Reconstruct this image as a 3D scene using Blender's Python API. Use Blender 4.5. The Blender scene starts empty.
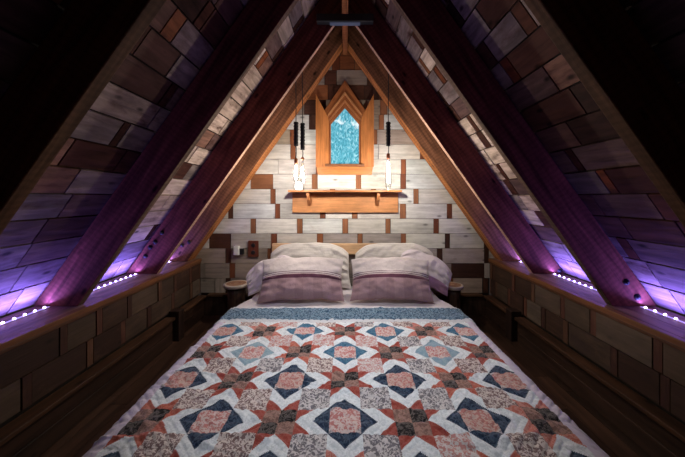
import bpy, math, random
import numpy as np
from mathutils import Vector, Matrix, noise

random.seed(7)
rng = np.random.RandomState(5)
scene = bpy.context.scene
COL = scene.collection

# ------------------------------------------------------------------ measured layout
F, CX, CY, HC = 300.0, 345.0, 197.0, 1.20      # focal length in px, vanishing point, camera height
DW = 3.05                                      # distance of the gable wall
SL = 1.41                                      # roof slope
TH = math.atan(SL)
XI, XO = 1.077, 1.335                          # rafter inner / outer line at camera height
LZ = 0.58                                      # ledge top
KX = 1.47                                      # knee wall face
def px(x, y, d):                               # a measured picture point at distance d
    return Vector(((x - CX) * d / F, d, HC + (CY - y) * d / F))
def xin(z): return XI + (HC - z) / SL
def xout(z): return XO + (HC - z) / SL

# ------------------------------------------------------------------ materials
def new_mat(name):
    m = bpy.data.materials.new(name); m.use_nodes = True
    nt = m.node_tree
    for n in list(nt.nodes): nt.nodes.remove(n)
    out = nt.nodes.new('ShaderNodeOutputMaterial')
    b = nt.nodes.new('ShaderNodeBsdfPrincipled')
    nt.links.new(b.outputs[0], out.inputs[0])
    return m, nt, b, out
def N(nt, t, **kw):
    n = nt.nodes.new(t)
    for k, v in kw.items():
        if hasattr(n, k): setattr(n, k, v)
        else: n.inputs[k.replace('_', ' ')].default_value = v
    return n
def ramp(nt, src, stops):
    r = nt.nodes.new('ShaderNodeValToRGB')
    e = r.color_ramp.elements
    while len(e) < len(stops): e.new(0.5)
    for i, (p, c) in enumerate(stops):
        e[i].position = p; e[i].color = (c[0], c[1], c[2], 1) if isinstance(c, tuple) else (c, c, c, 1)
    nt.links.new(src, r.inputs[0]); return r.outputs[0]
def mixc(nt, mode, fac, a, b):
    m = nt.nodes.new('ShaderNodeMix'); m.data_type = 'RGBA'; m.blend_type = mode
    for sock, v in ((m.inputs[0], fac), (m.inputs[6], a), (m.inputs[7], b)):
        if hasattr(v, 'is_output'): nt.links.new(v, sock)
        elif isinstance(v, (int, float)): sock.default_value = v
        else: sock.default_value = (v[0], v[1], v[2], 1)
    return m.outputs[2]

def wood_mat(name, rough=0.6, grain=(3, 45, 45), stain=0.0, stain_col=(0.16, 0.09, 0.055), bump=0.25, lo=0.55, spec=0.3, saw=0.0, knots=0.8):
    m, nt, b, out = new_mat(name)
    col = N(nt, 'ShaderNodeAttribute', attribute_name='Col')
    gc = N(nt, 'ShaderNodeAttribute', attribute_name='gc')
    mp = N(nt, 'ShaderNodeMapping'); mp.inputs['Scale'].default_value = grain
    nt.links.new(gc.outputs['Vector'], mp.inputs[0])
    g = N(nt, 'ShaderNodeTexNoise'); g.inputs['Scale'].default_value = 1; g.inputs['Detail'].default_value = 5; g.inputs['Distortion'].default_value = 0.6
    nt.links.new(mp.outputs[0], g.inputs[0])
    gr = ramp(nt, g.outputs[0], [(0.3, lo), (0.7, 1.15)])
    c = mixc(nt, 'MULTIPLY', 1.0, col.outputs['Color'], gr)
    mp2 = N(nt, 'ShaderNodeMapping'); mp2.inputs['Scale'].default_value = (5, 11, 11)
    nt.links.new(gc.outputs['Vector'], mp2.inputs[0])
    bl = N(nt, 'ShaderNodeTexNoise'); bl.inputs['Scale'].default_value = 1; bl.inputs['Detail'].default_value = 6; bl.inputs['Roughness'].default_value = 0.65
    nt.links.new(mp2.outputs[0], bl.inputs[0])
    br = ramp(nt, bl.outputs[0], [(0.3, 0.72), (0.65, 1.1)])
    c = mixc(nt, 'MULTIPLY', 1.0, c, br)
    if stain:
        s = ramp(nt, bl.outputs[0], [(0.60 - 0.1 * stain, 0.0), (0.74, min(1, stain))])
        c = mixc(nt, 'MIX', s, c, stain_col)
    vo = N(nt, 'ShaderNodeTexVoronoi'); vo.inputs['Scale'].default_value = 1
    mp3 = N(nt, 'ShaderNodeMapping'); mp3.inputs['Scale'].default_value = (4.2, 9, 9)
    nt.links.new(gc.outputs['Vector'], mp3.inputs[0]); nt.links.new(mp3.outputs[0], vo.inputs[0])
    kn = ramp(nt, vo.outputs['Distance'], [(0.05, 1.0 - knots), (0.14, 1.0)])
    c = mixc(nt, 'MULTIPLY', 1.0, c, kn)
    hsrc = g.outputs[0]
    if saw:                                          # rough saw marks across the board
        w = N(nt, 'ShaderNodeTexWave'); w.inputs['Scale'].default_value = 11; w.inputs['Distortion'].default_value = 4
        w.inputs['Detail'].default_value = 3; w.inputs['Detail Scale'].default_value = 2.2
        nt.links.new(gc.outputs['Vector'], w.inputs[0])
        c = mixc(nt, 'MULTIPLY', saw, c, ramp(nt, w.outputs[0], [(0.2, 0.55), (0.7, 1.1)]))
    nt.links.new(c, b.inputs['Base Color'])
    b.inputs['Roughness'].default_value = rough
    b.inputs['Specular IOR Level'].default_value = spec
    bp = N(nt, 'ShaderNodeBump'); bp.inputs['Strength'].default_value = bump; bp.inputs['Distance'].default_value = 0.006
    nt.links.new(hsrc, bp.inputs['Height']); nt.links.new(bp.outputs[0], b.inputs['Normal'])
    return m

def cloth_mat(name, scale=60, two=False, bump=0.4, weave=320, sheen=0.2):
    m, nt, b, out = new_mat(name)
    col = N(nt, 'ShaderNodeAttribute', attribute_name='Col')
    tc = N(nt, 'ShaderNodeTexCoord')
    nz = N(nt, 'ShaderNodeTexNoise'); nz.inputs['Scale'].default_value = scale; nz.inputs['Detail'].default_value = 3; nz.inputs['Distortion'].default_value = 1.6
    nt.links.new(tc.outputs['Object'], nz.inputs[0])
    c = col.outputs['Color']
    if two:
        c2 = N(nt, 'ShaderNodeAttribute', attribute_name='Col2')
        f = ramp(nt, nz.outputs[0], [(0.49, 0.0), (0.515, 1.0)])
        fa = N(nt, 'ShaderNodeMath', operation='MULTIPLY')
        nt.links.new(f, fa.inputs[0]); nt.links.new(c2.outputs['Alpha'], fa.inputs[1])
        c = mixc(nt, 'MIX', fa.outputs[0], c, c2.outputs['Color'])
    else:
        c = mixc(nt, 'MULTIPLY', 1.0, c, ramp(nt, nz.outputs[0], [(0.35, 0.94), (0.65, 1.03)]))
    nt.links.new(c, b.inputs['Base Color'])
    b.inputs['Roughness'].default_value = 0.9
    b.inputs['Specular IOR Level'].default_value = 0.15
    b.inputs['Sheen Weight'].default_value = sheen
    n2 = N(nt, 'ShaderNodeTexNoise'); n2.inputs['Scale'].default_value = weave; n2.inputs['Detail'].default_value = 2
    nt.links.new(tc.outputs['Object'], n2.inputs[0])
    n3 = N(nt, 'ShaderNodeTexNoise'); n3.inputs['Scale'].default_value = 22; n3.inputs['Detail'].default_value = 4; n3.inputs['Distortion'].default_value = 1.0
    nt.links.new(tc.outputs['Object'], n3.inputs[0])
    b1 = N(nt, 'ShaderNodeBump'); b1.inputs['Strength'].default_value = bump; b1.inputs['Distance'].default_value = 0.012
    b2 = N(nt, 'ShaderNodeBump'); b2.inputs['Strength'].default_value = bump; b2.inputs['Distance'].default_value = 0.002
    nt.links.new(n3.outputs[0], b1.inputs['Height']); nt.links.new(n2.outputs[0], b2.inputs['Height'])
    nt.links.new(b1.outputs[0], b2.inputs['Normal']); nt.links.new(b2.outputs[0], b.inputs['Normal'])
    return m

def plain(name, col, rough=0.5, metal=0.0, em=None, es=0.0, spec=0.5):
    m, nt, b, out = new_mat(name)
    nz = N(nt, 'ShaderNodeTexNoise'); nz.inputs['Scale'].default_value = 40
    c = mixc(nt, 'MULTIPLY', 0.25, col, ramp(nt, nz.outputs[0], [(0.3, 0.6), (0.7, 1.1)]))
    nt.links.new(c, b.inputs['Base Color'])
    b.inputs['Roughness'].default_value = rough; b.inputs['Metallic'].default_value = metal
    b.inputs['Specular IOR Level'].default_value = spec
    if em:
        b.inputs['Emission Color'].default_value = (*em, 1); b.inputs['Emission Strength'].default_value = es
    return m

def clear_glass(name):
    m, nt, b, out = new_mat(name); nt.nodes.remove(b)
    t = N(nt, 'ShaderNodeBsdfTransparent'); g = N(nt, 'ShaderNodeBsdfGlossy'); g.inputs['Roughness'].default_value = 0.05
    t.inputs[0].default_value = (0.93, 0.95, 0.95, 1)
    lw = N(nt, 'ShaderNodeLayerWeight'); lw.inputs[0].default_value = 0.35
    mx = N(nt, 'ShaderNodeMixShader')
    nt.links.new(lw.outputs['Facing'], mx.inputs[0]); nt.links.new(t.outputs[0], mx.inputs[1]); nt.links.new(g.outputs[0], mx.inputs[2])
    nt.links.new(mx.outputs[0], out.inputs[0])
    return m

def pane_mat():
    """daylit textured art glass with trees beyond"""
    m, nt, b, out = new_mat('window_glass')
    tc = N(nt, 'ShaderNodeTexCoord')
    mp = N(nt, 'ShaderNodeMapping'); mp.inputs['Scale'].default_value = (30, 1, 14); mp.inputs['Rotation'].default_value = (0, 0.5, 0)
    nt.links.new(tc.outputs['Object'], mp.inputs[0])
    a = N(nt, 'ShaderNodeTexNoise'); a.inputs['Scale'].default_value = 1; a.inputs['Detail'].default_value = 5; a.inputs['Distortion'].default_value = 2.5
    nt.links.new(mp.outputs[0], a.inputs[0])
    c = ramp(nt, a.outputs[0], [(0.33, (0.03, 0.16, 0.24)), (0.45, (0.07, 0.34, 0.46)), (0.55, (0.16, 0.50, 0.62)), (0.70, (0.55, 0.80, 0.85))])
    s = N(nt, 'ShaderNodeTexNoise'); s.inputs['Scale'].default_value = 11; s.inputs['Detail'].default_value = 3
    nt.links.new(tc.outputs['Object'], s.inputs[0])
    sx = N(nt, 'ShaderNodeSeparateXYZ'); nt.links.new(tc.outputs['Object'], sx.inputs[0])
    hi = N(nt, 'ShaderNodeMapRange'); hi.inputs['From Min'].default_value = 0.28; hi.inputs['From Max'].default_value = 0.50
    hi.inputs['To Min'].default_value = -0.35; hi.inputs['To Max'].default_value = 0.04
    nt.links.new(sx.outputs[2], hi.inputs[0])
    ad = N(nt, 'ShaderNodeMath', operation='ADD'); nt.links.new(s.outputs[0], ad.inputs[0]); nt.links.new(hi.outputs[0], ad.inputs[1])
    f = ramp(nt, ad.outputs[0], [(0.57, 0.0), (0.66, 1.0)])
    c = mixc(nt, 'MIX', f, c, (0.85, 0.95, 0.98))
    nt.links.new(c, b.inputs['Emission Color']); b.inputs['Emission Strength'].default_value = 1.0
    b.inputs['Base Color'].default_value = (0.02, 0.08, 0.1, 1); b.inputs['Roughness'].default_value = 0.15
    return m

M = {}
M['block'] = wood_mat('painted_barn_wood', rough=0.75, stain=0.35, lo=0.80, bump=0.3, knots=0.6)
M['roofblock'] = wood_mat('worn_roof_boards', rough=0.8, spec=0.08, stain=1.0, stain_col=(0.045, 0.018, 0.014), lo=0.5, bump=0.5, grain=(4, 30, 30))
M['rafter'] = wood_mat('rough_sawn_beam', rough=0.8, spec=0.08, saw=0.3, lo=0.35, bump=0.35, grain=(2.2, 30, 30))
M['oak'] = wood_mat('oiled_oak', rough=0.45, lo=0.75, bump=0.1, grain=(4, 60, 60), knots=0.3)
M['dark'] = wood_mat('dark_boards', rough=0.55, lo=0.35, bump=0.3, grain=(2, 26, 26))
M['floor'] = wood_mat('dark_floor_boards', rough=0.42, lo=0.35, bump=0.25, grain=(1.5, 22, 22), spec=0.4)
M['cloth'] = cloth_mat('white_cotton', scale=70)
M['pillow'] = cloth_mat('woven_pillow_fabric', scale=45, bump=0.35)
M['quilt'] = cloth_mat('patchwork_cotton', scale=62, two=True, bump=0.45)
M['black'] = plain('black_metal', (0.012, 0.012, 0.014), 0.45, 0.2)
M['cord'] = plain('black_cord', (0.01, 0.01, 0.01), 0.7)
M['copper'] = plain('copper', (0.45, 0.18, 0.09), 0.35, 0.9)
M['bolt'] = plain('bolt_iron', (0.012, 0.01, 0.012), 0.6, 0.3)
M['glass'] = clear_glass('clear_glass')
M['filament'] = plain('glowing_filament', (1, 0.9, 0.8), em=(1.0, 0.93, 0.85), es=60)
M['coldfil'] = plain('dim_filament', (0.8, 0.6, 0.4), em=(1.0, 0.8, 0.55), es=0.5)
M['glow'] = plain('glowing_glass', (1, 1, 1), em=(1.0, 0.96, 0.93), es=1.6)
M['led'] = plain('led_lens', (1, 1, 1), em=(0.55, 0.42, 1.0), es=12)
M['tape'] = plain('led_tape', (0.5, 0.45, 0.6), 0.6, em=(0.5, 0.38, 1.0), es=0.7)
M['lit_underside'] = plain('blue_lit_underside', (0.05, 0.07, 0.12), em=(0.35, 0.42, 0.62), es=0.03)  # light on the tie's lower edge, painted with a faint glow
M['white'] = plain('white_plastic', (0.75, 0.75, 0.73), 0.4)
M['pane'] = pane_mat()

# ------------------------------------------------------------------ mesh builder
class MB:
    def __init__(s): s.v = []; s.f = []; s.c = []; s.g = []; s.smooth = []
    def add(s, verts, faces, cols, gcs, smooth=False):
        b = len(s.v); s.v += [tuple(p) for p in verts]
        for i, fc in enumerate(faces):
            s.f.append(tuple(b + k for k in fc))
            s.c.append(cols[i] if isinstance(cols, list) else cols)
            s.g.append([gcs[k] for k in fc]); s.smooth.append(smooth)
        return s
    def box(s, c, size, R=None, axis=0, col=(0.5, 0.5, 0.5)):
        R = R or Matrix.Identity(3); c = Vector(c)
        o = [axis] + [i for i in range(3) if i != axis]
        off = [random.uniform(0, 9) for _ in range(3)]
        vs, gs = [], []
        for dx in (-.5, .5):
            for dy in (-.5, .5):
                for dz in (-.5, .5):
                    l = Vector((dx * size[0], dy * size[1], dz * size[2]))
                    vs.append(c + R @ l); gs.append(tuple(l[o[k]] + off[k] for k in range(3)))
        fs = [(0, 1, 3, 2), (4, 6, 7, 5), (0, 4, 5, 1), (2, 3, 7, 6), (0, 2, 6, 4), (1, 5, 7, 3)]
        return s.add(vs, fs, col, gs)
    def prism(s, pts, y0, y1, ang=0.0, col=(0.5, 0.5, 0.5)):
        """pts in xz, extruded in y; grain runs along the direction ang in xz"""
        n = len(pts); off = [random.uniform(0, 9) for _ in range(3)]
        area = sum(pts[i][0] * pts[(i + 1) % n][1] - pts[(i + 1) % n][0] * pts[i][1] for i in range(n))
        if area < 0: pts = pts[::-1]
        ca, sa = math.cos(ang), math.sin(ang)
        vs, gs = [], []
        for y in (y0, y1):
            for x, z in pts:
                vs.append((x, y, z)); gs.append((x * ca + z * sa + off[0], -x * sa + z * ca + off[1], y + off[2]))
        fs = [tuple(range(n)), tuple(range(2 * n - 1, n - 1, -1))]
        for i in range(n):
            j = (i + 1) % n; fs.append((j, i, n + i, n + j))
        return s.add(vs, fs, col, gs)
    def lathe(s, prof, c=(0, 0, 0), R=None, seg=24, col=(0.5, 0.5, 0.5), cols=None):
        """prof: (radius, height) pairs; closed with caps"""
        R = R or Matrix.Identity(3); c = Vector(c); vs = []
        for r, h in prof:
            for k in range(seg):
                a = 2 * math.pi * k / seg
                vs.append(c + R @ Vector((r * math.cos(a), r * math.sin(a), h)))
        fs, fc = [], []
        for i in range(len(prof) - 1):
            for k in range(seg):
                k2 = (k + 1) % seg
                fs.append((i * seg + k, i * seg + k2, (i + 1) * seg + k2, (i + 1) * seg + k)); fc.append(cols[i] if cols else col)
        fs.append(tuple(range(seg - 1, -1, -1))); fc.append(cols[0] if cols else col)
        fs.append(tuple((len(prof) - 1) * seg + k for k in range(seg))); fc.append(cols[-1] if cols else col)
        return s.add(vs, fs, fc, [tuple(v) for v in vs], True)
    def tube(s, path, r, seg=8, col=(0.1, 0.1, 0.1)):
        pts = [Vector(p) for p in path]; vs = []
        for i, p in enumerate(pts):
            t = (pts[min(i + 1, len(pts) - 1)] - pts[max(i - 1, 0)]).normalized()
            u = t.cross(Vector((0, 1, 0))); u = u.normalized() if u.length > 0.1 else t.cross(Vector((1, 0, 0))).normalized()
            w = t.cross(u)
            for k in range(seg):
                a = 2 * math.pi * k / seg; vs.append(p + u * r * math.cos(a) + w * r * math.sin(a))
        fs = [(i * seg + k, (i + 1) * seg + k, (i + 1) * seg + (k + 1) % seg, i * seg + (k + 1) % seg) for i in range(len(pts) - 1) for k in range(seg)]
        fs += [tuple(range(seg)), tuple(range(len(vs) - 1, len(vs) - seg - 1, -1))]
        return s.add(vs, fs, col, [tuple(v) for v in vs], True)
    def build(s, name, mat, parent=None, bevel=0, origin=None, sub=0):
        v = np.array(s.v, dtype=float)
        if parent is not None: o = Vector(parent['_o'])
        elif origin is not None: o = Vector(origin)
        else:
            lo, hi = v.min(0), v.max(0); o = Vector(((lo[0] + hi[0]) / 2, (lo[1] + hi[1]) / 2, lo[2]))
        me = bpy.data.meshes.new(name)
        me.from_pydata([tuple(p) for p in (v - np.array(o))], [], s.f)
        me.polygons.foreach_set('use_smooth', s.smooth)
        ca = me.color_attributes.new('Col', 'FLOAT_COLOR', 'CORNER')
        ga = me.attributes.new('gc', 'FLOAT_VECTOR', 'CORNER')
        cc, gg = [], []
        for i, fc in enumerate(s.f):
            for k in range(len(fc)):
                cc += [*s.c[i][:3], 1.0]; gg += list(s.g[i][k])
        ca.data.foreach_set('color', cc); ga.data.foreach_set('vector', gg)
        me.materials.append(mat); me.update()
        ob = bpy.data.objects.new(name, me); COL.objects.link(ob)
        if parent is not None: ob.parent = parent; ob['_o'] = parent['_o']
        else: ob.location = o; ob['_o'] = tuple(o)
        if bevel:
            b = ob.modifiers.new('bevel', 'BEVEL'); b.width = bevel; b.segments = 2; b.limit_method = 'ANGLE'
        return ob

def thing(name, label, cat, loc, group=None):
    o = bpy.data.objects.new(name, None); COL.objects.link(o); o.location = loc; o.empty_display_size = 0.05
    o['_o'] = tuple(loc)
    return tag(o, label, cat, group)
def tag(o, label, cat, group=None):
    o['label'] = label; o['category'] = cat
    if group: o['group'] = group
    return o
def struct(o): o['kind'] = 'structure'; return o
def jit(c, a=0.12):
    k = 1 + random.uniform(-a, a)
    return (c[0] * k * random.uniform(0.97, 1.03), c[1] * k, c[2] * k * random.uniform(0.97, 1.03))

# ------------------------------------------------------------------ colours of the timber
CREAM = [(0.64, 0.62, 0.57), (0.68, 0.67, 0.63), (0.60, 0.58, 0.54), (0.63, 0.65, 0.63)]
GREYB = [(0.30, 0.25, 0.21), (0.34, 0.28, 0.22), (0.26, 0.21, 0.18), (0.38, 0.32, 0.27)]
BROWN = [(0.22, 0.075, 0.03), (0.16, 0.05, 0.022), (0.27, 0.11, 0.05)]
DARKB = [(0.055, 0.022, 0.014), (0.08, 0.03, 0.018)]
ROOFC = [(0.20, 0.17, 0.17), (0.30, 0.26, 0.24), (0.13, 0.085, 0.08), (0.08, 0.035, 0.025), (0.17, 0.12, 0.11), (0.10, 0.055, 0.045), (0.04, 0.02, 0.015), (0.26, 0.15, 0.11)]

# ------------------------------------------------------------------ gable wall
wb = MB()
wb.prism([(-KX, -0.02), (KX, -0.02), (KX, LZ), (xout(LZ), LZ), (0, HC + XO * SL), (-xout(LZ), LZ), (-KX, LZ)], DW + 0.015, DW + 0.10, 0, (0.02, 0.014, 0.01))
def block(mb, x0, x1, z0, z1, pal, proud=0.0):
    g = 0.0022; d = random.uniform(0, 0.006) + proud
    w = x1 - x0; h = z1 - z0
    mb.box(((x0 + x1) / 2, DW + 0.010 - d / 2, (z0 + z1) / 2), (w - 2 * g, 0.02 + d, h - 2 * g), None, 0 if w > h * 0.8 else 2, jit(random.choice(pal)))
sc_w = F / DW
# browns: (row centre y px) -> list of (x0px, x1px, palette); measured where the photo shows them
rows = {
 293.0: [(152, 215, 'G'), (225.5, 230.5, 'D'), (272, 280, 'B'), (451, 453.5, 'B'), (453.5, 482.5, 'T'), (483.5, 488, 'D')],
 278.2: [(205, 229.5, 'G'), (229.5, 235, 'B'), (436.5, 451.5, 'G'), (451.5, 453, 'D'), (453, 484.5, 'D')],
 263.4: [(225.5, 231, 'D'), (267.5, 271.5, 'B'), (437, 442.5, 'D'), (484, 489, 'D')],
 248.8: [(209, 231, 'D'), (271, 277, 'B'), (317, 323, 'B'), (357.5, 362.5, 'B'), (401, 406, 'B'), (445, 450, 'D'), (484, 489, 'D')],
 234.0: [(250.5, 256, 'B'), (297, 302.5, 'B'), (342.5, 348, 'B'), (385.5, 390.5, 'B'), (433.5, 439, 'B')],
 219.2: [(228, 233, 'D'), (275, 280, 'B'), (320, 325.5, 'B'), (352, 357.5, 'B'), (400, 406, 'B'), (447, 452, 'B')],
 204.3: [(270.5, 275.5, 'B'), (330, 335, 'B'), (371, 376, 'B'), (413.5, 418.5, 'B')],
 189.4: [(250.5, 273, 'B'), (312, 317.5, 'B'), (356, 361, 'B'), (400.5, 406, 'B')],
 174.5: [(316, 321, 'B'), (367, 372, 'B'), (401, 406, 'B')],
 159.7: [(290.5, 295.5, 'B'), (420, 425, 'B')],
 144.9: [(290, 296, 'B'), (372, 377, 'B')],
 130.0: [(309, 316, 'D'), (379, 384, 'B')],
}
CB = {'B': BROWN, 'D': DARKB, 'G': GREYB, 'T': [(0.42, 0.33, 0.26)]}
ybot = 293.0; k = 0
while True:
    yb = 293.0 - 14.86 * k; yt = yb - 14.86
    z0 = HC + (CY - yb) / sc_w; z1 = HC + (CY - yt) / sc_w
    zm = (z0 + z1) / 2
    if z0 > HC + XO * SL - 0.06: break
    lim = KX if z1 < LZ + 0.03 else xout(z1)
    key = min(rows, key=lambda q: abs(q - yb))
    br = rows[key] if abs(key - yb) < 3 else None
    upper = yb < 146
    if br is None:
        br = []; x = CX - lim * sc_w + random.uniform(6, 25)
        while x < CX + lim * sc_w:
            br.append((x, x + random.uniform(5, 8) if random.random() < 0.6 else x + random.uniform(12, 24), random.choice('BD')))
            x = br[-1][1] + random.uniform(14, 36)
    br = sorted(br)
    cur = CX - lim * sc_w
    def run(a, b_):
        if b_ - a < 2: return
        n = max(1, round((b_ - a) / 44))
        for i in range(n):
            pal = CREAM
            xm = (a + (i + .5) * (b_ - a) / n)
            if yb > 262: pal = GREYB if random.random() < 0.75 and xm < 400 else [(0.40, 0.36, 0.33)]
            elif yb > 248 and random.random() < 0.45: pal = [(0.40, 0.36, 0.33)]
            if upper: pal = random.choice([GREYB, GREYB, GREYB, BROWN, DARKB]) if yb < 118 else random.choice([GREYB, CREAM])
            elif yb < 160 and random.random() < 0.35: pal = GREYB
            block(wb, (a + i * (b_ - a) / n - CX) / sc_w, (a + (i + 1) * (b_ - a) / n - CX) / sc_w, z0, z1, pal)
    for a, b_, c in br:
        a = max(a, cur); b_ = min(b_, CX + lim * sc_w)
        if b_ <= a: continue
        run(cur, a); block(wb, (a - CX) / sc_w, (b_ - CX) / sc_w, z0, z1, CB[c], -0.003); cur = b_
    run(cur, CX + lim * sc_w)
    k += 1
struct(wb.build('wall_back', M['block'], origin=(0, DW, 0)))
bb = MB()
x = -KX
while x < KX - 0.01:
    x2 = min(KX, x + random.uniform(0.13, 0.17))
    bb.box(((x + x2) / 2, DW - 0.002, 0.10), (x2 - x - 0.003, 0.03, 0.20), None, 2, jit((0.045, 0.022, 0.014), .3)); x = x2
bb.box((0, DW - 0.014, 0.211), (2 * KX - 0.18, 0.05, 0.020), None, 0, (0.13, 0.065, 0.035))
struct(bb.build('baseboard_back', M['dark']))

# ------------------------------------------------------------------ floor
fl = MB()
x = -KX
while x < KX - 0.005:
    x2 = min(KX, x + 0.105); y = -0.3
    while y < DW:
        y2 = min(DW, y + random.uniform(0.7, 1.3))
        fl.box(((x + x2) / 2, (y + y2) / 2, -0.012), (x2 - x - 0.002, y2 - y - 0.002, 0.024), None, 1, jit((0.075, 0.036, 0.022), .45)); y = y2
    x = x2
struct(fl.build('floor', M['floor'], origin=(0, 0, 0)))

# ------------------------------------------------------------------ knee walls with their foot rails
for sgn, side in ((-1, 'left'), (1, 'right')):
    kw = MB()
    kw.box((sgn * (KX + 0.055), 1.375, 0.26), (0.07, 3.35, 0.56), None, 1, (0.02, 0.014, 0.01))
    for z0, z1 in ((0.38, 0.532), (0.228, 0.38)):
        y = -0.3 + random.uniform(0, 0.2)
        yy = [-0.3]
        while y < DW - 0.05:
            L = random.uniform(0.17, 0.36); yy += [min(y + L, DW - 0.03)]; yy += [min(y + L + 0.045, DW - 0.01)]; y += L + 0.045
        for i in range(len(yy) - 1):
            a, b_ = yy[i], yy[i + 1]
            if b_ - a < 0.012: continue
            small = b_ - a < 0.08
            pal = DARKB + [(0.10, 0.045, 0.025)] if small else [(0.060, 0.036, 0.023), (0.085, 0.055, 0.037), (0.05, 0.025, 0.015), (0.04, 0.018, 0.011), (0.10, 0.072, 0.052)]
            d = random.uniform(0, 0.008)
            kw.box((sgn * (KX + 0.010 - d / 2), (a + b_) / 2, (z0 + z1) / 2), (0.02 + d, b_ - a - 0.005, z1 - z0 - 0.005), None, 2 if small else 1, jit(random.choice(pal)))
    struct(kw.build('wall_' + side, M['block'], origin=(sgn * KX, 0, 0)))
    bs = MB()
    for a, b_ in ((-0.3, 2.46), (2.60, DW - 0.045)):
        bs.box((sgn * 1.428, (a + b_) / 2, 0.204), (0.078, b_ - a, 0.024), None, 1, (0.085, 0.038, 0.019))
        for z0, z1 in ((0.0, 0.095), (0.097, 0.190)):
            bs.box((sgn * 1.438, (a + b_) / 2, (z0 + z1) / 2), (0.05, b_ - a, z1 - z0), None, 1, jit((0.05, 0.024, 0.015), .2))
    bs.box((sgn * 1.420, 2.53, 0.125), (0.085, 0.085, 0.25), None, 2, (0.03, 0.014, 0.01))
    struct(bs.build('baseboard_' + side, M['dark'], bevel=0.004))

# ------------------------------------------------------------------ sloping ceiling
ce = MB()
for sgn in (-1, 1):
    up = Vector((-sgn * math.cos(TH), 0, math.sin(TH)))
    nin = Vector((-sgn * math.sin(TH), 0, -math.cos(TH)))
    base = Vector((sgn * (xout(LZ) + 0.0), 0, LZ))
    R = Matrix((Vector((0, 1, 0)), up, nin)).transposed()
    Ltot = xout(LZ) / math.cos(TH)
    ce.box(base + up * (Ltot / 2) - nin * 0.05 + Vector((0, 1.38, 0)), (3.36, Ltot, 0.06), R, 0, (0.02, 0.014, 0.012))
    s = 0.0; r = 0
    while s < Ltot - 0.03:
        s2 = min(s + (0.145 if r > 1 else 0.17), Ltot); y = -0.3 + random.uniform(0.0, 0.3); yy = [-0.3]
        while y < DW:
            L = random.uniform(0.22, 0.46); yy.append(min(DW, y + L))
            if random.random() < 0.55 and r > 1:
                yy.append(min(DW, y + L + random.uniform(0.04, 0.09))); y = yy[-1]
            else: y += L
        for i in range(len(yy) - 1):
            a, b_ = yy[i], yy[i + 1]
            if b_ - a < 0.02: continue
            small = b_ - a < 0.1
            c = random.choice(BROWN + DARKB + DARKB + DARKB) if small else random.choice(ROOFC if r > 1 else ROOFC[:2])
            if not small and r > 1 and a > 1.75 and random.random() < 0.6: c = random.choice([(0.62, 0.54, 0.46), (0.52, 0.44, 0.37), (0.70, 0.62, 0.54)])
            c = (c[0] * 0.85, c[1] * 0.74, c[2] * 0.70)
            d = random.uniform(0, 0.006)
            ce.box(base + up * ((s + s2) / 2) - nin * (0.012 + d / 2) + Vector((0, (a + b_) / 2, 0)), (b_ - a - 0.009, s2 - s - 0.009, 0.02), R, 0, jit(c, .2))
        s = s2; r += 1
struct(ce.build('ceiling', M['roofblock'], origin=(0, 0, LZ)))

# ------------------------------------------------------------------ rafters
RB = 0.024
ZIA, ZOA = HC + (XI - RB) * SL, HC + (XO - RB) * SL
def rafter(sgn, y0, y1, label, col, bolts=(), under=(0.3, 0.2, 0.1)):
    t = thing('rafter', label, 'rafter', (sgn * (xin(LZ) + xout(LZ)) / 2, (y0 + y1) / 2, LZ), 'sloping roof rafters')
    pts = [(sgn * xin(LZ), LZ), (sgn * (xout(LZ) - 0.004), LZ), (sgn * (RB + 0.001), ZOA - 0.006), (sgn * (RB + 0.001), ZIA)]
    mb = MB(); mb.prism(pts, y0, y1, math.pi - TH if sgn > 0 else TH, col)
    for i_, f_ in enumerate(mb.f):
        q = [mb.v[k_] for k_ in f_]
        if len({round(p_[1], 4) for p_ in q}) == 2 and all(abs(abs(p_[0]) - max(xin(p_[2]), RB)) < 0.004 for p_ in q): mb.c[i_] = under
    mb.build('beam', M['rafter'], t, bevel=0.004)
    for bx, by in bolts:
        p = px(bx, by, y0)
        b = MB(); b.lathe([(0.018, 0), (0.018, 0.005), (0.010, 0.006), (0.010, 0.014), (0.006, 0.017)], p, Matrix.Rotation(math.pi / 2, 3, 'X'), 12)
        b.build('bolt', M['bolt'], t)
RC = (0.17, 0.052, 0.034)
spec = [(2.885, 3.036, 'against the gable wall'), (2.42, 2.465, 'second from the gable wall'),
        (1.70, 1.745, 'third from the gable wall'), (0.965, 1.02, 'nearest the camera, cut off by the frame')]
bl_l = [[(182.4, 245), (189.2, 242)], [(162, 232.6), (155.4, 242), (150.2, 247.3), (145.6, 256)], [], []]
bl_r = [[], [(559.5, 271)], [(626, 282), (637, 297)], []]
feat_l = ['rough sawn rafter with two small bolts, left,', 'dark rafter with four bolts in a row, left,', 'wide dark rafter with purple lit foot, left,', 'black looking rafter at the upper left,']
feat_r = ['knotty orange brown rafter, right,', 'dark rafter with one bolt at its foot, right,', 'wide dark rafter with two bolts, right,', 'black looking rafter at the upper right,']
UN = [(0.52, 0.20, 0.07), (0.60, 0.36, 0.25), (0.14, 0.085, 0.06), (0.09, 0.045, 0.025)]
for i, (a, b_, w) in enumerate(spec):
    c = (0.24, 0.105, 0.055) if i == 0 else RC
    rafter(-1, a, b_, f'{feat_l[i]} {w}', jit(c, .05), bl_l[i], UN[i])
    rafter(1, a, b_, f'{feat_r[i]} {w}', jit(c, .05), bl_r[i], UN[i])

mb = MB(); mb.box((0, 1.375, 2.76), (2 * RB, 3.33, 0.24), None, 1, (0.30, 0.11, 0.045))
tag(mb.build('ridge_beam', M['rafter'], bevel=0.003), 'reddish brown ridge beam running along the peak of the roof', 'beam')

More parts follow.
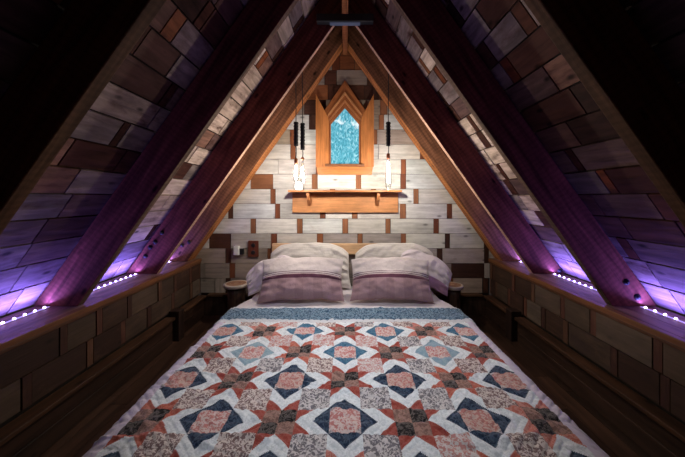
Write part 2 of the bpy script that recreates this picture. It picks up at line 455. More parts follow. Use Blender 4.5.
t = thing('collar_tie', 'black horizontal collar tie with bluish lit underside crossing the rafters at the peak', 'collar tie', (0, 2.385, 2.585))  # collar tie across the peak, carries no lamp
mb = MB(); mb.box((0, 2.388, 2.615), (0.45, 0.055, 0.060), None, 0, (0.01, 0.01, 0.01)); mb.build('tie_board', M['black'], t, bevel=0.003)
mb = MB(); mb.box((0, 2.388, 2.580), (0.24, 0.045, 0.008), None, 0, (0.01, 0.01, 0.01)); mb.build('lit_underside', M['lit_underside'], t)  # bluish light on its lower edge, put in as a tinted strip

# ------------------------------------------------------------------ ledges and LED strips
for sgn, side in ((-1, 'left'), (1, 'right')):
    t = thing('ledge', f'long wooden ledge on top of the {side} knee wall under the rafters', 'ledge', (sgn * 1.60, 1.2, LZ - 0.025))
    mb = MB()
    xs = [1.492, 1.585, 1.68, 1.766]
    for i in range(3):
        y = -0.3
        while y < DW - 0.02:
            y2 = min(DW - 0.006, y + random.uniform(0.9, 1.6))
            if DW - y2 < 0.25: y2 = DW - 0.006
            mb.box((sgn * (xs[i] + xs[i + 1]) / 2, (y + y2) / 2, LZ - 0.0145), (xs[i + 1] - xs[i] - 0.002, y2 - y - 0.002, 0.025), None, 1, jit((0.26, 0.15, 0.10), .15)); y = y2 if y2 < DW - 0.01 else DW
    mb.build('top_board', M['dark'], t)
    mb = MB(); mb.box((sgn * 1.472, 1.3715, LZ - 0.016), (0.038, 3.343, 0.030), None, 1, (0.18, 0.07, 0.028))
    mb.box((sgn * 1.468, 1.3715, LZ - 0.040), (0.020, 3.343, 0.018), None, 1, (0.10, 0.04, 0.017))
    mb.build('front_trim', M['oak'], t, bevel=0.003)
    for a, b_, w in ((2.475, 2.875, 'farthest bay beside the gable wall'), (1.755, 2.41, 'middle bay of the ledge'), (1.03, 1.69, 'nearest bay, running out of the frame')):
        st = thing('led_strip', f'purple led strip along the {side} ledge, {w}', 'led strip', (sgn * 1.668, (a + b_) / 2, LZ), 'led strips on the ledges')
        mb = MB(); mb.box((sgn * 1.668, (a + b_) / 2, LZ + 0.002), (0.012, b_ - a, 0.003), None, 1, (0.5, 0.5, 0.5)); mb.build('tape', M['tape'], st)
        n = int((b_ - a) / 0.05); first = None
        for i in range(n):
            yy = a + (i + 0.5) * (b_ - a) / n
            if first is None:
                l = MB(); l.lathe([(0.0062, 0), (0.0062, 0.004), (0.0045, 0.0075), (0.0018, 0.009)], (sgn * 1.668, yy, LZ + 0.004), None, 8)
                first = l.build('led', M['led'], st); y0_ = yy
            else:
                c = first.copy(); COL.objects.link(c); c.location.y = yy - y0_
        L = bpy.data.lights.new('led_glow', 'AREA'); L.shape = 'RECTANGLE'; L.size = 0.012; L.size_y = b_ - a; L.color = (0.22, 0.16, 1.0)
        L.energy = 17.0 * (b_ - a)
        lo = bpy.data.objects.new('led_glow', L); COL.objects.link(lo); lo.parent = st
        lo.location = (-sgn * 0.0, 0, 0.016); lo.rotation_euler = (math.pi, sgn * 0.32, 0)

# ------------------------------------------------------------------ pointed window
w = thing('window_1', 'pointed wooden window', 'window', (px(345, 175, DW).x, DW, px(345, 175, DW).z)); struct(w)
del w['label']; del w['category']
def P2(pts, d=DW): return [((a - CX) * d / F, HC + (CY - b_) * d / F) for a, b_ in pts]
OAK = (0.54, 0.20, 0.058); OAKD = (0.33, 0.11, 0.036)
y1 = DW + 0.002
mb = MB(); mb.prism(P2([(316.2, 95.5), (329, 119.5), (329, 167), (316.2, 167)]), DW - 0.05, y1, math.pi / 2, OAK); mb.build('stile', M['oak'], w, bevel=0.002)
mb = MB(); mb.prism(P2([(373.4, 95.5), (360.8, 119.5), (360.8, 167), (373.4, 167)]), DW - 0.05, y1, math.pi / 2, OAK); mb.build('stile', M['oak'], w, bevel=0.002)
mb = MB(); mb.prism(P2([(317.0, 167), (372.6, 167), (371.4, 175.0), (318.4, 175.0)]), DW - 0.05, y1, 0, OAK); mb.build('bottom_rail', M['oak'], w, bevel=0.002)
mb = MB(); mb.prism(P2([(325.5, 164.6), (364.0, 164.6), (364.0, 167.0), (325.5, 167.0)]), DW - 0.075, y1, 0, (0.22, 0.085, 0.035)); mb.build('window_sill', M['oak'], w, bevel=0.002)
def chevron(name, peak, sh, th, dep, col):
    """one sloping pair of boards; peak y, shoulder (half width, y), thickness measured vertically at the peak"""
    hw, sy = sh; m = MB()
    for s in (-1, 1):
        m.prism(P2([(344.9, peak), (344.9 + s * hw, sy), (344.9 + s * hw * 0.985, sy + th * 0.72), (344.9, peak + th)]), DW - dep, y1, TH if s < 0 else math.pi - TH, col)
    return m.build(name, M['oak'], w)
chevron('gable_board', 82.0, (20.0, 111.5), 12.0, 0.045, OAKD)
chevron('gable_moulding', 93.6, (16.6, 115.8), 3.0, 0.060, (0.58, 0.26, 0.10))
chevron('gable_board', 96.5, (16.4, 118.0), 5.0, 0.050, OAKD)
chevron('gable_moulding', 101.4, (15.6, 120.4), 2.6, 0.056, (0.50, 0.20, 0.075))
chevron('gable_board', 103.9, (15.2, 122.6), 5.0, 0.040, OAKD)
for s in (-1, 1):
    mb = MB(); mb.prism(P2([(344.9 + s * 13.9, 119), (344.9 + s * 15.9, 118), (344.9 + s * 15.9, 164.6), (344.9 + s * 13.9, 164.6)]), DW - 0.035, y1, math.pi / 2, OAKD); mb.build('inner_stop', M['oak'], w)
mb = MB(); mb.prism(P2([(330.6, 164.7), (330.6, 120.5), (344.9, 106.5), (359.2, 120.5), (359.2, 164.7)]), DW - 0.012, y1, 0, (0.1, 0.3, 0.4)); mb.build('pane', M['pane'], w)

# ------------------------------------------------------------------ wall shelf
sz = 1.267
t = thing('wall_shelf', 'small orange oak shelf with two brackets on the wall below the window', 'shelf', (0.0, 3.04, 1.05))
mb = MB(); mb.box((0.0, 2.951, sz - 0.010), (1.09, 0.178, 0.020), None, 0, (0.44, 0.17, 0.06)); mb.build('shelf_board', M['oak'], t, bevel=0.002)
mb = MB(); mb.prism(P2([(292.6, 193.1), (398, 193.1), (398, 212.5), (292.6, 212.5)], 3.03), 3.015, 3.041, 0, (0.56, 0.25, 0.10)); mb.build('back_panel', M['oak'], t, bevel=0.002)
for bx in (308.5, 378):
    xb = (bx - CX) * 2.96 / F
    mb = MB(); 
    prof = [(3.014, sz - 0.0215), (2.90, sz - 0.0215), (2.90, sz - 0.05), (2.93, sz - 0.10), (2.98, sz - 0.135), (3.014, sz - 0.16)]
    vs = [(xb + q, y, z) for q in (-0.014, 0.014) for y, z in prof]; n = len(prof)
    fs = [tuple(range(n)), tuple(range(2 * n - 1, n - 1, -1))] + [((i + 1) % n, i, n + i, n + (i + 1) % n) for i in range(n)]
    mb.add(vs, fs, (0.52, 0.21, 0.08), [(v[2], v[0], v[1]) for v in vs]); mb.build('bracket', M['oak'], t, bevel=0.002)

# ------------------------------------------------------------------ pendant lights
def pendant(pxx, d, coil, cap, bulb, lit, label, rb=0.024):
    q = lambda y: HC + (CY - y) * d / F
    x = (pxx - CX) * d / F
    top = Vector((x, 2.466, HC + (XI - abs(x)) * SL + 0.05))
    t = thing('pendant_light', label, 'pendant light', top, 'bulbs hanging beside the window')
    mb = MB(); mb.lathe([(0.010, 0), (0.010, 0.012), (0.004, 0.014), (0.004, 0.02)], top, Matrix.Rotation(-math.pi / 2, 3, 'X'), 10); mb.build('hook', M['black'], t)
    z0, z1 = q(coil[0]), q(coil[1])
    mb = MB(); mb.tube([top + Vector((0, 0.015, 0.002)), top + Vector((0, 0.026, -0.03)), Vector((x, d + 0.002, z0 + 0.1)), Vector((x, d, z0 + 0.02)), Vector((x, d, z0 - 0.01))], 0.0035); mb.build('cord', M['cord'], t); mb = MB()
    mb.tube([Vector((x, d, z1 + 0.01)), Vector((x + 0.003, d, (z1 + q(cap[0])) / 2)), Vector((x, d, q(cap[0]) - 0.004))], 0.0035); mb.build('cord', M['cord'], t)
    mb = MB(); n = int((z0 - z1) / 0.009); pr = [(0.008, z0)]
    for i in range(n):
        zz = z0 - (i + 0.5) * (z0 - z1) / n
        pr += [(0.0205 + 0.003 * math.sin(i * 2.1), zz + 0.002), (0.0155, zz - 0.0035)]
    pr += [(0.007, z1)]
    mb.lathe(pr[::-1], (x, d, 0), None, 14); mb.build('coiled_cord', M['cord'], t)
    mb = MB(); c0, c1 = q(cap[0]), q(cap[1])
    mb.lathe([(0.012, c1), (0.015, c1 + 0.008), (0.015, c0 - 0.012), (0.010, c0 - 0.004), (0.005, c0)], (x, d, 0), None, 16); mb.build('bulb_cap', M['copper'], t)
    b0, b1 = q(bulb[0]), q(bulb[1]); h = b0 - b1
    pr = [(0.35, 1.0), (0.42, 0.9), (0.62, 0.72), (0.88, 0.52), (1.0, 0.34), (0.93, 0.18), (0.66, 0.06), (0.2, 0.0)]
    mb = MB(); mb.lathe([(rb * a, b1 + h * b_) for a, b_ in pr[::-1]], (x, d, 0), None, 20); g = mb.build('glass_bulb', M['glass'], t)
    mb = MB()
    for kx in range(4):
        a = kx * math.pi / 2
        u = Vector((math.cos(a), math.sin(a), 0)) * rb * 0.38
        mb.tube([Vector((x, d, b0 - h * 0.12)) + u * 0.4, Vector((x, d, b1 + h * 0.62)) + u * (1.0), Vector((x, d, b1 + h * 0.22)) + u * 0.7], 0.003 if lit else 0.0012, 6)
    mb.build('filament', M['filament'] if lit else M['coldfil'], t)
    if lit:
        L = bpy.data.lights.new('bulb_light', 'POINT'); L.energy = lit; L.color = (1.0, 0.89, 0.78); L.shadow_soft_size = 0.018
        lo = bpy.data.objects.new('bulb_light', L); COL.objects.link(lo); lo.parent = t
        lo.location = Vector((x, d, b1 + h * 0.40)) - top
pendant(296.0, 2.50, (122, 146), (158, 164), (163, 183), 38, 'lit teardrop bulb on a black coiled cord, left of window, left one of the pair')
pendant(302.6, 2.52, (123, 150), (157, 160), (160, 184), 0, 'unlit clear bulb on black cord, left of window, right one of the pair')
pendant(388.3, 2.50, (122, 146), (153, 159), (158, 190), 40, 'long lit teardrop bulb hanging alone to the right of the window', 0.029)

t = thing('candle_jar', 'small glowing white glass jar standing on the left end of the shelf', 'candle jar', ((298.8 - CX) * 2.92 / F, 2.92, sz))
mb = MB(); c = Vector(t['_o'])
mb.lathe([(0.026, 0.0005), (0.036, 0.010), (0.040, 0.032), (0.036, 0.055), (0.026, 0.070), (0.027, 0.078), (0.024, 0.079), (0.022, 0.070)], c, None, 20); mb.build('glass', M['glow'], t)
mb = MB(); mb.lathe([(0.020, 0.071), (0.020, 0.074), (0.002, 0.075)], c, None, 12); mb.build('candle', M['white'], t)

# ------------------------------------------------------------------ outlet plate, plug-in night light
p = px(253.8, 248.5, DW)
t = thing('outlet_plate', 'dark reddish wooden outlet plate on the wall left of the bed', 'wall outlet', (p.x, DW - 0.004, p.z - 0.08))
mb = MB(); mb.box((p.x, DW - 0.013, p.z), (0.104, 0.018, 0.162), None, 2, (0.13, 0.035, 0.018)); mb.build('plate', M['oak'], t, bevel=0.003)
for dz in (-0.036, 0.036):
    mb = MB(); mb.lathe([(0.021, 0), (0.021, 0.004), (0.017, 0.005)], (p.x, DW - 0.021, p.z + dz), Matrix.Rotation(math.pi / 2, 3, 'X'), 20); mb.build('socket', M['black'], t)
p = px(239.0, 250, DW)
t = thing('night_light', 'small white plug-in light on the wall above the left stump table', 'night light', (p.x, DW - 0.004, p.z - 0.045))
mb = MB(); mb.box((p.x - 0.012, DW - 0.028, p.z), (0.055, 0.048, 0.090), None, 2, (0.7, 0.7, 0.7)); mb.build('body', M['white'], t, bevel=0.008)
mb = MB(); mb.box((p.x + 0.036, DW - 0.020, p.z - 0.012), (0.038, 0.032, 0.060), None, 2, (0.02, 0.02, 0.02)); mb.build('plug', M['black'], t, bevel=0.004)

# ------------------------------------------------------------------ log side tables
for cx_, cy_, cz, lab in ((236.3, 283.2, 2.86, 'left'), (452.5, 284.6, 2.86, 'right')):
    p = px(cx_, cy_, cz); rad = 0.112 if lab == 'left' else 0.098
    t = thing('side_table', f'round log slice side table with pale rim, {lab} of the bed head', 'side table', (p.x, p.y, 0), 'bedside stump tables')
    mb = MB(); h = p.z
    prof = [(rad * 0.80, h - 0.030), (rad, h - 0.028), (rad * 1.01, h - 0.004), (rad * 0.99, h), (rad * 0.84, h + 0.0005), (rad * 0.80, h + 0.0008), (rad * 0.5, h + 0.001), (rad * 0.46, h + 0.001), (rad * 0.2, h + 0.001), (0.003, h + 0.001)]
    cols = [(0.3, 0.2, 0.13), (0.55, 0.46, 0.38), (0.68, 0.60, 0.52), (0.66, 0.58, 0.50), (0.62, 0.50, 0.4), (0.36, 0.19, 0.11), (0.50, 0.33, 0.22), (0.34, 0.16, 0.09), (0.48, 0.30, 0.2), (0.4, 0.25, 0.15)]
    mb.lathe(prof, (p.x, p.y, 0), None, 32, cols=cols[:len(prof) - 1] + [cols[-1]]); mb.build('top', M['oak'], t)
    mb = MB(); vs, fs, gs = [], [], []; seg = 40; hs = [0.001, 0.05, 0.15, 0.28, h - 0.031]
    for z in hs:
        for kx in range(seg):
            a = 2 * math.pi * kx / seg
            r = (0.078 + 0.006 * math.sin(kx * 2.3) + 0.004 * math.sin(kx * 5.1 + z * 20) + 0.012 * max(0, 0.1 - z) * 10) * rad / 0.112
            vs.append((p.x + r * math.cos(a), p.y + r * math.sin(a), z)); gs.append((z, a * 0.1, r))
    for i in range(len(hs) - 1):
        for kx in range(seg): fs.append((i * seg + kx, i * seg + (kx + 1) % seg, (i + 1) * seg + (kx + 1) % seg, (i + 1) * seg + kx))
    fs += [tuple(range(seg - 1, -1, -1)), tuple((len(hs) - 1) * seg + kx for kx in range(seg))]
    mb.add(vs, fs, (0.07, 0.035, 0.022), gs, True); mb.build('stump', M['dark'], t)

# ------------------------------------------------------------------ bed
MH = 0.30
t = thing('bed', 'low wide bed with pale pine headboard under the gable window', 'bed', (0, 1.8, 0))
mb = MB()
mb.box((0, 1.94, 0.06), (1.56, 1.9, 0.115), None, 1, (0.06, 0.03, 0.02)); mb.build('platform', M['dark'], t, bevel=0.004)
mb = MB(); mb.box((0, 1.93, 0.209), (1.68, 2.08, 0.18), None, 1, (0.6, 0.58, 0.56)); mb.build('mattress', M['cloth'], t, bevel=0.04)
hb0, hb1 = (272 - CX) * 3.0 / F, (413 - CX) * 3.0 / F
mb = MB(); zt = HC + (CY - 243.5) * 3.0 / F
mb.box(((hb0 + hb1) / 2, 3.008, zt - 0.055), (hb1 - hb0, 0.034, 0.11), None, 0, (0.66, 0.42, 0.24)); mb.build('headboard', M['oak'], t, bevel=0.008)
hp = MB(); hp.box((hb0 + 0.06, 3.008, (zt - 0.111) / 2), (0.07, 0.03, zt - 0.113), None, 2, (0.6, 0.38, 0.22)); hp.build('headboard_post', M['oak'], t)
hp = MB(); hp.box((hb1 - 0.06, 3.008, (zt - 0.111) / 2), (0.07, 0.03, zt - 0.113), None, 2, (0.6, 0.38, 0.22)); hp.build('headboard_post', M['oak'], t)

def fold(a, half, r):
    """arc length from the middle -> (x, drop)"""
    s = 1 if a >= 0 else -1; a = abs(a); flat = half - r
    if a <= flat: return s * a, 0.0
    q = (a - flat) / r
    if q <= math.pi / 2: return s * (flat + r * math.sin(q)), r * (1 - math.cos(q))
    e = a - flat - r * math.pi / 2
    return s * (half + 0.10 * e), r + e

def grid_mesh(name, mat, X, Y, Z, colA, colB=None, origin=(0, 0, 0), parent=None, solid=0.0):
    """X,Y,Z arrays (ny,nx); colA/colB arrays (ny-1,nx-1,4) per face"""
    ny, nx = X.shape
    me = bpy.data.meshes.new(name)
    v = np.stack([X - origin[0], Y - origin[1], Z - origin[2]], -1).reshape(-1, 3)
    i = np.arange((ny - 1) * (nx - 1)); r, c = i // (nx - 1), i % (nx - 1); b = r * nx + c
    f = np.stack([b, b + 1, b + nx + 1, b + nx], -1)
    me.vertices.add(len(v)); me.vertices.foreach_set('co', v.ravel())
    me.loops.add(f.size); me.loops.foreach_set('vertex_index', f.ravel())
    me.polygons.add(len(f)); me.polygons.foreach_set('loop_start', np.arange(len(f)) * 4); me.polygons.foreach_set('loop_total', np.full(len(f), 4))
    me.polygons.foreach_set('use_smooth', np.ones(len(f), dtype=bool))
    me.update(); me.validate()
    for nm, cc in (('Col', colA), ('Col2', colB)):
        if cc is None: continue
        a = me.color_attributes.new(nm, 'FLOAT_COLOR', 'CORNER')
        a.data.foreach_set('color', np.repeat(cc.reshape(-1, 4), 4, axis=0).ravel())
    me.materials.append(mat)
    ob = bpy.data.objects.new(name, me); COL.objects.link(ob)
    ob.location = origin
    if parent is not None: ob.parent = parent; ob.location = Vector(origin) - Vector(parent['_o'])
    if solid:
        m = ob.modifiers.new('thick', 'SOLIDIFY'); m.thickness = solid; m.offset = -1
    return ob

# white coverlet over the mattress
def sm(e0, e1, x):
    t_ = np.clip((x - e0) / (e1 - e0), 0, 1); return t_ * t_ * (3 - 2 * t_)
nx, ny = 170, 60
arc = np.linspace(-1.09, 1.09, nx); ys = np.linspace(2.335, 2.975, ny)
X = np.zeros((ny, nx)); Z = np.zeros((ny, nx)); Y = np.zeros((ny, nx))
for j, y in enumerate(ys):
    half = 0.925 - 0.07 * float(sm(2.45, 2.70, y))
    for i, a in enumerate(arc):
        x, dz = fold(a * half / 0.925, half, 0.07)
        w = noise.noise(Vector((x * 6, y * 6, 3))) * 0.008 + noise.noise(Vector((x * 17, y * 13, 7))) * 0.003
        out = 0.012 * math.sin(y * 34 + 2) * min(1, dz / 0.1)
        X[j, i] = x + math.copysign(max(0, out + w * (dz > 0.03)), x); Y[j, i] = y; Z[j, i] = MH + 0.012 + (w if dz < 0.03 else 0) - min(dz, 0.24)
cA = np.ones((ny - 1, nx - 1, 4)); cA[..., :3] = (0.66, 0.60, 0.62)
tag(grid_mesh('coverlet', M['cloth'], X, Y, Z, cA, origin=(0, 2.4, MH)), 'pinkish white coverlet on the head end of the bed between pillows and quilt', 'bed cover')

# patchwork quilt
S = 0.262
step = 0.0045
arc = np.arange(-1.10, 1.10, step); ys = np.concatenate([np.arange(0.66, 2.375, step)])
A, YY = np.meshgrid(arc, ys)
flat_x = np.zeros(len(arc)); drop = np.zeros(len(arc))
for i, a in enumerate(arc): flat_x[i], drop[i] = fold(a, 0.935, 0.07)
# foot end folds down too
fy = np.zeros(len(ys)); fd = np.zeros(len(ys))
for j, y in enumerate(ys):
    if y < 0.90:
        q, dz = fold(0.90 - y, 0.075, 0.07); fy[j] = 0.90 - q; fd[j] = dz
    else: fy[j] = y
X = np.tile(flat_x, (len(ys), 1)); Y = np.tile(fy[:, None], (1, len(arc)))
D = np.minimum(np.tile(drop, (len(ys), 1)) + fd[:, None], 0.225)
def nz2(x, y, seed, n=6, f0=8):
    r = np.random.RandomState(seed); o = 0
    for _ in range(n):
        a = r.uniform(0, 6.28); f = f0 * r.uniform(0.6, 1.8); o = o + np.sin((x * math.cos(a) + y * math.sin(a)) * f + r.uniform(0, 6.28) + 0.8 * np.sin(y * f * 0.5 + x * 3))
    return o / n
wr = 0.007 * nz2(A, YY, 1, 7, 9) + 0.006 * nz2(A * 0.5, YY, 2, 8, 36) + 0.004 * nz2(A * 0.7, YY * 1.3, 3, 8, 90)
# warped pattern coordinates (hand made, not ruler straight)
U = (A + 0.003 * nz2(A, YY, 11, 5, 10)) / S; V = (YY - 1.70 + 0.003 * nz2(A, YY, 12, 5, 10)) / S
fr = lambda t_: np.abs(t_ - np.round(t_))
i0, j0 = np.round(U).astype(int), np.round(V).astype(int)
seam = np.minimum(np.minimum(fr(U * 2), fr(V * 2)), fr((U + V) / 1.5) * 1.2)
puff = -0.0035 * np.exp(-(seam / 0.07) ** 2)
mm = None
for a_ in (-1, 0, 1):
    for b_ in (-1, 0, 1):
        q_ = np.abs(U - i0 - a_) + np.abs(V - j0 - b_) + 9.0 * ((i0 + j0 + a_ + b_) % 2)
        mm = q_ if mm is None else np.minimum(mm, q_)
echo = np.abs(((mm + 0.02 * nz2(A, YY, 31, 5, 30)) * 5.5) % 1.0 - 0.5)       # echo quilting lines
puff = puff - 0.0045 * np.exp(-(echo / 0.13) ** 2)
fold_ = nz2(A * 0.45, YY, 41, 6, 26)
puff = puff + 0.007 * np.exp(-(fold_ / 0.10) ** 2) * (nz2(A, YY, 42, 5, 6) > 0.05)
Z = MH + 0.024 - D + (wr + puff) * (D < 0.04) + 0.006 * (YY > 2.13)
X = X + np.sign(A) * (np.clip(D - 0.05, 0, 1) / 0.2) * 0.014 * (1 + np.sin(YY * 26 + 1.5 * np.sin(YY * 9)))
Uc = 0.25 * (U[:-1, :-1] + U[1:, :-1] + U[:-1, 1:] + U[1:, 1:]); Vc = 0.25 * (V[:-1, :-1] + V[1:, :-1] + V[:-1, 1:] + V[1:, 1:])
Ac, Yc = A[:-1, :-1] + step / 2, YY[:-1, :-1] + step / 2
ii, jj = np.floor(Uc + 0.5).astype(int), np.floor(Vc + 0.5).astype(int)
# nearest diamond centre: among lattice points with even sum
def near(par):
    best = None
    for di in (-1, 0, 1):
        for dj in (-1, 0, 1):
            ci, cj = ii + di, jj + dj
            m = np.abs(Uc - ci) + np.abs(Vc - cj) + 10.0 * (((ci + cj) % 2) != par)
            if best is None: best = [m, ci.copy(), cj.copy()]
            else:
                s_ = m < best[0]; best[0] = np.where(s_, m, best[0]); best[1] = np.where(s_, ci, best[1]); best[2] = np.where(s_, cj, best[2])
    return best
m, ci, cj = near(0); ms, si, sj = near(1)
h = lambda a, b_, k_: (np.abs(np.sin(a * 12.9898 + b_ * 78.233 + k_ * 37.7) * 43758.5453) % 1.0)
cA = np.zeros(Uc.shape + (4,)); cB = np.zeros(Uc.shape + (4,)); cA[..., 3] = 1
def put(mask, a, b_=None, amt=0.0):
    cA[mask, :3] = a
    if b_ is not None: cB[mask, :3] = b_; cB[mask, 3] = amt
    else: cB[mask, 3] = 0
one = np.ones(Uc.shape, bool)
WH = (0.76, 0.81, 0.85)
hr = h(si, sj, 1)
put(one, (0.42, 0.095, 0.065), (0.56, 0.26, 0.2), 0.4)
put(one & (hr < 0.35), (0.30, 0.05, 0.038), (0.42, 0.15, 0.12), 0.4)
put(one & (hr > 0.75), (0.50, 0.15, 0.11), (0.64, 0.38, 0.34), 0.5)
put(m < 0.75, WH, (0.44, 0.49, 0.54), 0.45)
# four patch in the star centre
du, dv = Uc - si, Vc - sj
pc = np.maximum(np.abs(du), np.abs(dv)) < 0.25
put(pc & (du * dv > 0), (0.012, 0.009, 0.010), (0.46, 0.40, 0.38), 0.22)
put(pc & (du * dv <= 0), (0.34, 0.20, 0.165), (0.10, 0.05, 0.045), 0.6)
# floral corner squares
cu, cv = np.floor(Uc) + 0.5, np.floor(Vc) + 0.5
cs = np.maximum(np.abs(Uc - cu), np.abs(Vc - cv)) < 0.25
hc = h(cu * 2, cv * 2, 3)
put(cs, (0.66, 0.58, 0.55), (0.13, 0.06, 0.065), 0.85)
put(cs & (hc < 0.3), (0.62, 0.58, 0.58), (0.46, 0.15, 0.13), 0.8)
put(cs & (hc > 0.75), (0.60, 0.57, 0.58), (0.06, 0.055, 0.075), 0.8)
# blue diamond with a floral middle
hd = h(ci, cj, 2)
bd = m < 0.49
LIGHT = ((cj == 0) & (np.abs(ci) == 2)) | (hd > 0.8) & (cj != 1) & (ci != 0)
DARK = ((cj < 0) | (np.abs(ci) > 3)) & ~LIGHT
put(bd, (0.03, 0.11, 0.20), (0.11, 0.24, 0.35), 0.6)
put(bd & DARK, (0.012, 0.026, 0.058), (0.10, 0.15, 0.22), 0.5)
put(bd & LIGHT, (0.22, 0.34, 0.42), (0.34, 0.44, 0.5), 0.6)
mid = np.maximum(np.abs(Uc - ci), np.abs(Vc - cj)) < 0.235
oct_ = mid & (m < 0.38)
put(mid & bd, (0.60, 0.54, 0.54), (0.14, 0.12, 0.15), 0.7)
put(oct_, (0.64, 0.52, 0.50), (0.46, 0.12, 0.11), 0.8)
put(oct_ & (hd < 0.3), (0.55, 0.40, 0.36), (0.42, 0.13, 0.12), 0.8)
# borders
LIL = (0.60, 0.54, 0.66)
put(np.abs(Ac) > 0.85, LIL)
put(Yc < 0.80, LIL)
put(Yc > 2.105, (0.60, 0.62, 0.66))
put(Yc > 2.135, (0.025, 0.07, 0.13), (0.22, 0.33, 0.43), 0.85)
put(Yc > 2.362, (0.60, 0.60, 0.64))
tag(grid_mesh('quilt', M['quilt'], X, Y, Z, cA, cB, origin=(0, 1.5, MH)), 'patchwork quilt with red stars, blue diamonds and a blue top border on the bed', 'quilt')

# ------------------------------------------------------------------ pillows
def pillow(name, label, cat, base, w_, h_, th_, lean, yaw=0.0, roll=0.0, colf=None, mat='pillow', seed=0, pipe=None, group=None, wrk=1.0, rnd=0.0, rest=False):
    """base = middle of the bottom edge; lean back from vertical"""
    nu, nv = 80, 110
    R = Matrix.Rotation(yaw, 3, 'Z') @ Matrix.Rotation(-lean, 3, 'X') @ Matrix.Rotation(roll, 3, 'Y')
    base = Vector(base); t = thing(name, label, cat, base, group)
    pts = np.zeros((nv, nu, 3)); us = np.sin(np.linspace(-1, 1, nu) * math.pi / 2); vs_ = np.sin(np.linspace(-1, 1, nv) * math.pi / 2)
    mb = MB(); V_, G_, Fc, Cc = [], [], [], []
    for side in (-1, 1):
        b0 = len(V_)
        for j, v in enumerate(vs_):
            for i, u in enumerate(us):
                e = (max(0, 1 - u * u) * max(0, 1 - v * v))
                x = w_ / 2 * u * (1 - 0.07 * (1 - v * v) ** 1.0)
                z = h_ / 2 * v * (1 - 0.09 * (1 - u * u) ** 0.8)
                y = side * th_ / 2 * (e ** 0.42) * (1 - 0.18 * v)
                n_ = noise.noise(Vector((x * 7 + seed, z * 9, side * 2.0))) * 0.016 + noise.noise(Vector((x * 22 + seed, z * 26, side * 3.0))) * 0.006
                rim = math.exp(-((1 - abs(u)) / 0.22) ** 2) * math.sin(v * 16 + seed) * 0.010
                y += side * (n_ * wrk + rim * wrk) * min(1, e * 5)
                z -= 0.02 * u * u * (1 if v > 0 else 0.3)
                z -= rnd * h_ * u ** 4 * (v + 1) / 2; x *= 1 - rnd * 0.35 * max(0, v) ** 2
                z += noise.noise(Vector((x * 9 + seed, v * 2, 5.0))) * 0.012 * v
                p = base + R @ Vector((x, y, z + h_ / 2))
                V_.append(p); G_.append((x, z, y))
        for j in range(nv - 1):
            for i in range(nu - 1):
                q = (b0 + j * nu + i, b0 + j * nu + i + 1, b0 + (j + 1) * nu + i + 1, b0 + (j + 1) * nu + i)
                Fc.append(q if side < 0 else q[::-1])
                Cc.append(colf((us[i] + us[i + 1]) / 2, (vs_[j] + vs_[j + 1]) / 2))
    lift = (base.z - min(p.z for p in V_)) + 0.0
    if rest:
        V_ = [p + Vector((0, 0, lift)) for p in V_]
    mb.add(V_, Fc, Cc, G_, True)
    mb.build('pillow_body', M[mat], t)
    if pipe:
        path = []
        for k_ in range(97):
            a = 4.0 * k_ / 96; sd = int(a) % 4; f = a - int(a)
            u, v = [(-1 + 2 * f, -1), (1, -1 + 2 * f), (1 - 2 * f, 1), (-1, 1 - 2 * f)][sd]
            x = w_ / 2 * u * (1 - 0.07 * (1 - v * v)); z = h_ / 2 * v * (1 - 0.09 * max(0, 1 - u * u) ** 0.8) - 0.02 * u * u * (1 if v > 0 else 0.3)
            path.append(base + R @ Vector((x * 1.004, 0, z * 1.004 + h_ / 2)))
        mb = MB(); mb.tube(path, 0.0055, 6, pipe); mb.build('piping', M[mat], t)
    return t
WHT = (0.66, 0.62, 0.58)
def front_col(u, v):
    c = (0.52, 0.46, 0.46) if v > 0.10 else (0.31, 0.195, 0.215)
    if v < -0.05: c = (0.35, 0.225, 0.245) if (u * 2.3 + 0.3) % 1 > 0.45 else (0.31, 0.195, 0.215)
    for a, b_ in ((0.22, 0.25), (0.12, 0.16), (-0.10, 0.06)):
        if a < v < b_: c = (0.09, 0.03, 0.055)
    return c
def band_col(u, v): return WHT if int((v + 1) * 26) % 2 else (0.58, 0.54, 0.51)
def sham_col(u, v):
    return (0.62, 0.55, 0.58) if v > -0.35 else (0.36, 0.20, 0.30)
GP = 'pillows on the bed'
pz = MH + 0.024
pillow('pillow', 'white lace edged pillow slumped at the far left, behind the other pillows', 'pillow', (-0.62, 2.67, pz), 0.50, 0.26, 0.09, math.radians(16), 0.0, -0.34, lambda u, v: (0.66, 0.58, 0.62), 'cloth', 3, None, GP, 1.3, 0.28, True)
pillow('pillow', 'white and mauve pillow slumped at the far right, behind the other pillows', 'pillow', (0.665, 2.67, pz), 0.52, 0.29, 0.09, math.radians(16), 0.0, 0.42, sham_col, 'cloth', 9, None, GP, 1.3, 0.25, True)
pillow('pillow', 'white ribbed pillow leaning on the headboard behind the left striped pillow', 'pillow', (-0.34, 2.86, pz), 0.81, 0.45, 0.13, math.radians(5), 0.0, 0.0, band_col, 'cloth', 14, None, GP, 1.3, 0.22, True)
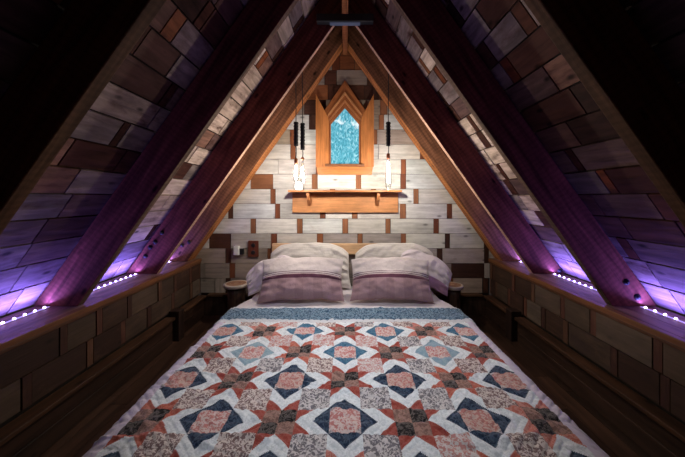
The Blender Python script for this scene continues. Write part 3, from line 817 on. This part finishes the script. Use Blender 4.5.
pillow('pillow', 'white ribbed pillow leaning on the headboard behind the right striped pillow', 'pillow', (0.475, 2.86, pz), 0.81, 0.45, 0.13, math.radians(5), 0.0, 0.0, band_col, 'cloth', 21, None, GP, 1.3, 0.22, True)
pillow('pillow', 'mauve striped front pillow on the left half of the bed', 'pillow', (-0.362, 2.47, pz + 0.012), 0.72, 0.385, 0.17, math.radians(28), 0.03, 0.0, front_col, 'pillow', 33, None, GP, 1.0, 0.05, True)
pillow('pillow', 'mauve striped front pillow on the right half of the bed', 'pillow', (0.385, 2.47, pz + 0.012), 0.69, 0.385, 0.17, math.radians(28), -0.04, 0.0, front_col, 'pillow', 41, None, GP, 1.0, 0.05, True)

# ------------------------------------------------------------------ added fill, no visible source, standing in for light of the rest of the loft
L = bpy.data.lights.new('loft_fill', 'AREA'); L.shape = 'DISK'; L.size = 0.35; L.energy = 4; L.color = (0.92, 0.94, 1.0); L.spread = math.radians(62)
lo = bpy.data.objects.new('loft_fill', L); COL.objects.link(lo); lo.location = (0, 0.55, 2.35)
lo.rotation_euler = (Vector((0, 1.9, 0.3)) - lo.location).to_track_quat('-Z', 'Y').to_euler()

wd = bpy.data.worlds.new('World'); scene.world = wd; wd.use_nodes = True
wd.node_tree.nodes['Background'].inputs[0].default_value = (0.55, 0.40, 0.36, 1)
wd.node_tree.nodes['Background'].inputs[1].default_value = 0.03

# ------------------------------------------------------------------ camera
cam = bpy.data.cameras.new('camera'); co = bpy.data.objects.new('camera', cam); COL.objects.link(co)
co.location = (0, 0, HC); co.rotation_euler = (math.pi / 2, 0, 0)
cam.sensor_width = 36; cam.lens = F / 685 * 36; cam.clip_start = 0.02
cam.shift_x = -(CX - 342.5) / 685; cam.shift_y = -(228.5 - CY) / 685
scene.camera = co
vs = scene.view_settings
vs.view_transform = 'Standard'; vs.look = 'None'; vs.gamma = 1; vs.use_curve_mapping = False; vs.exposure = 0.0
scene.cycles.use_denoising = True
scene.cycles.max_bounces = 8; scene.cycles.transparent_max_bounces = 12
scene.cycles.sample_clamp_indirect = 4
for o in COL.objects:
    if '_o' in o: del o['_o']
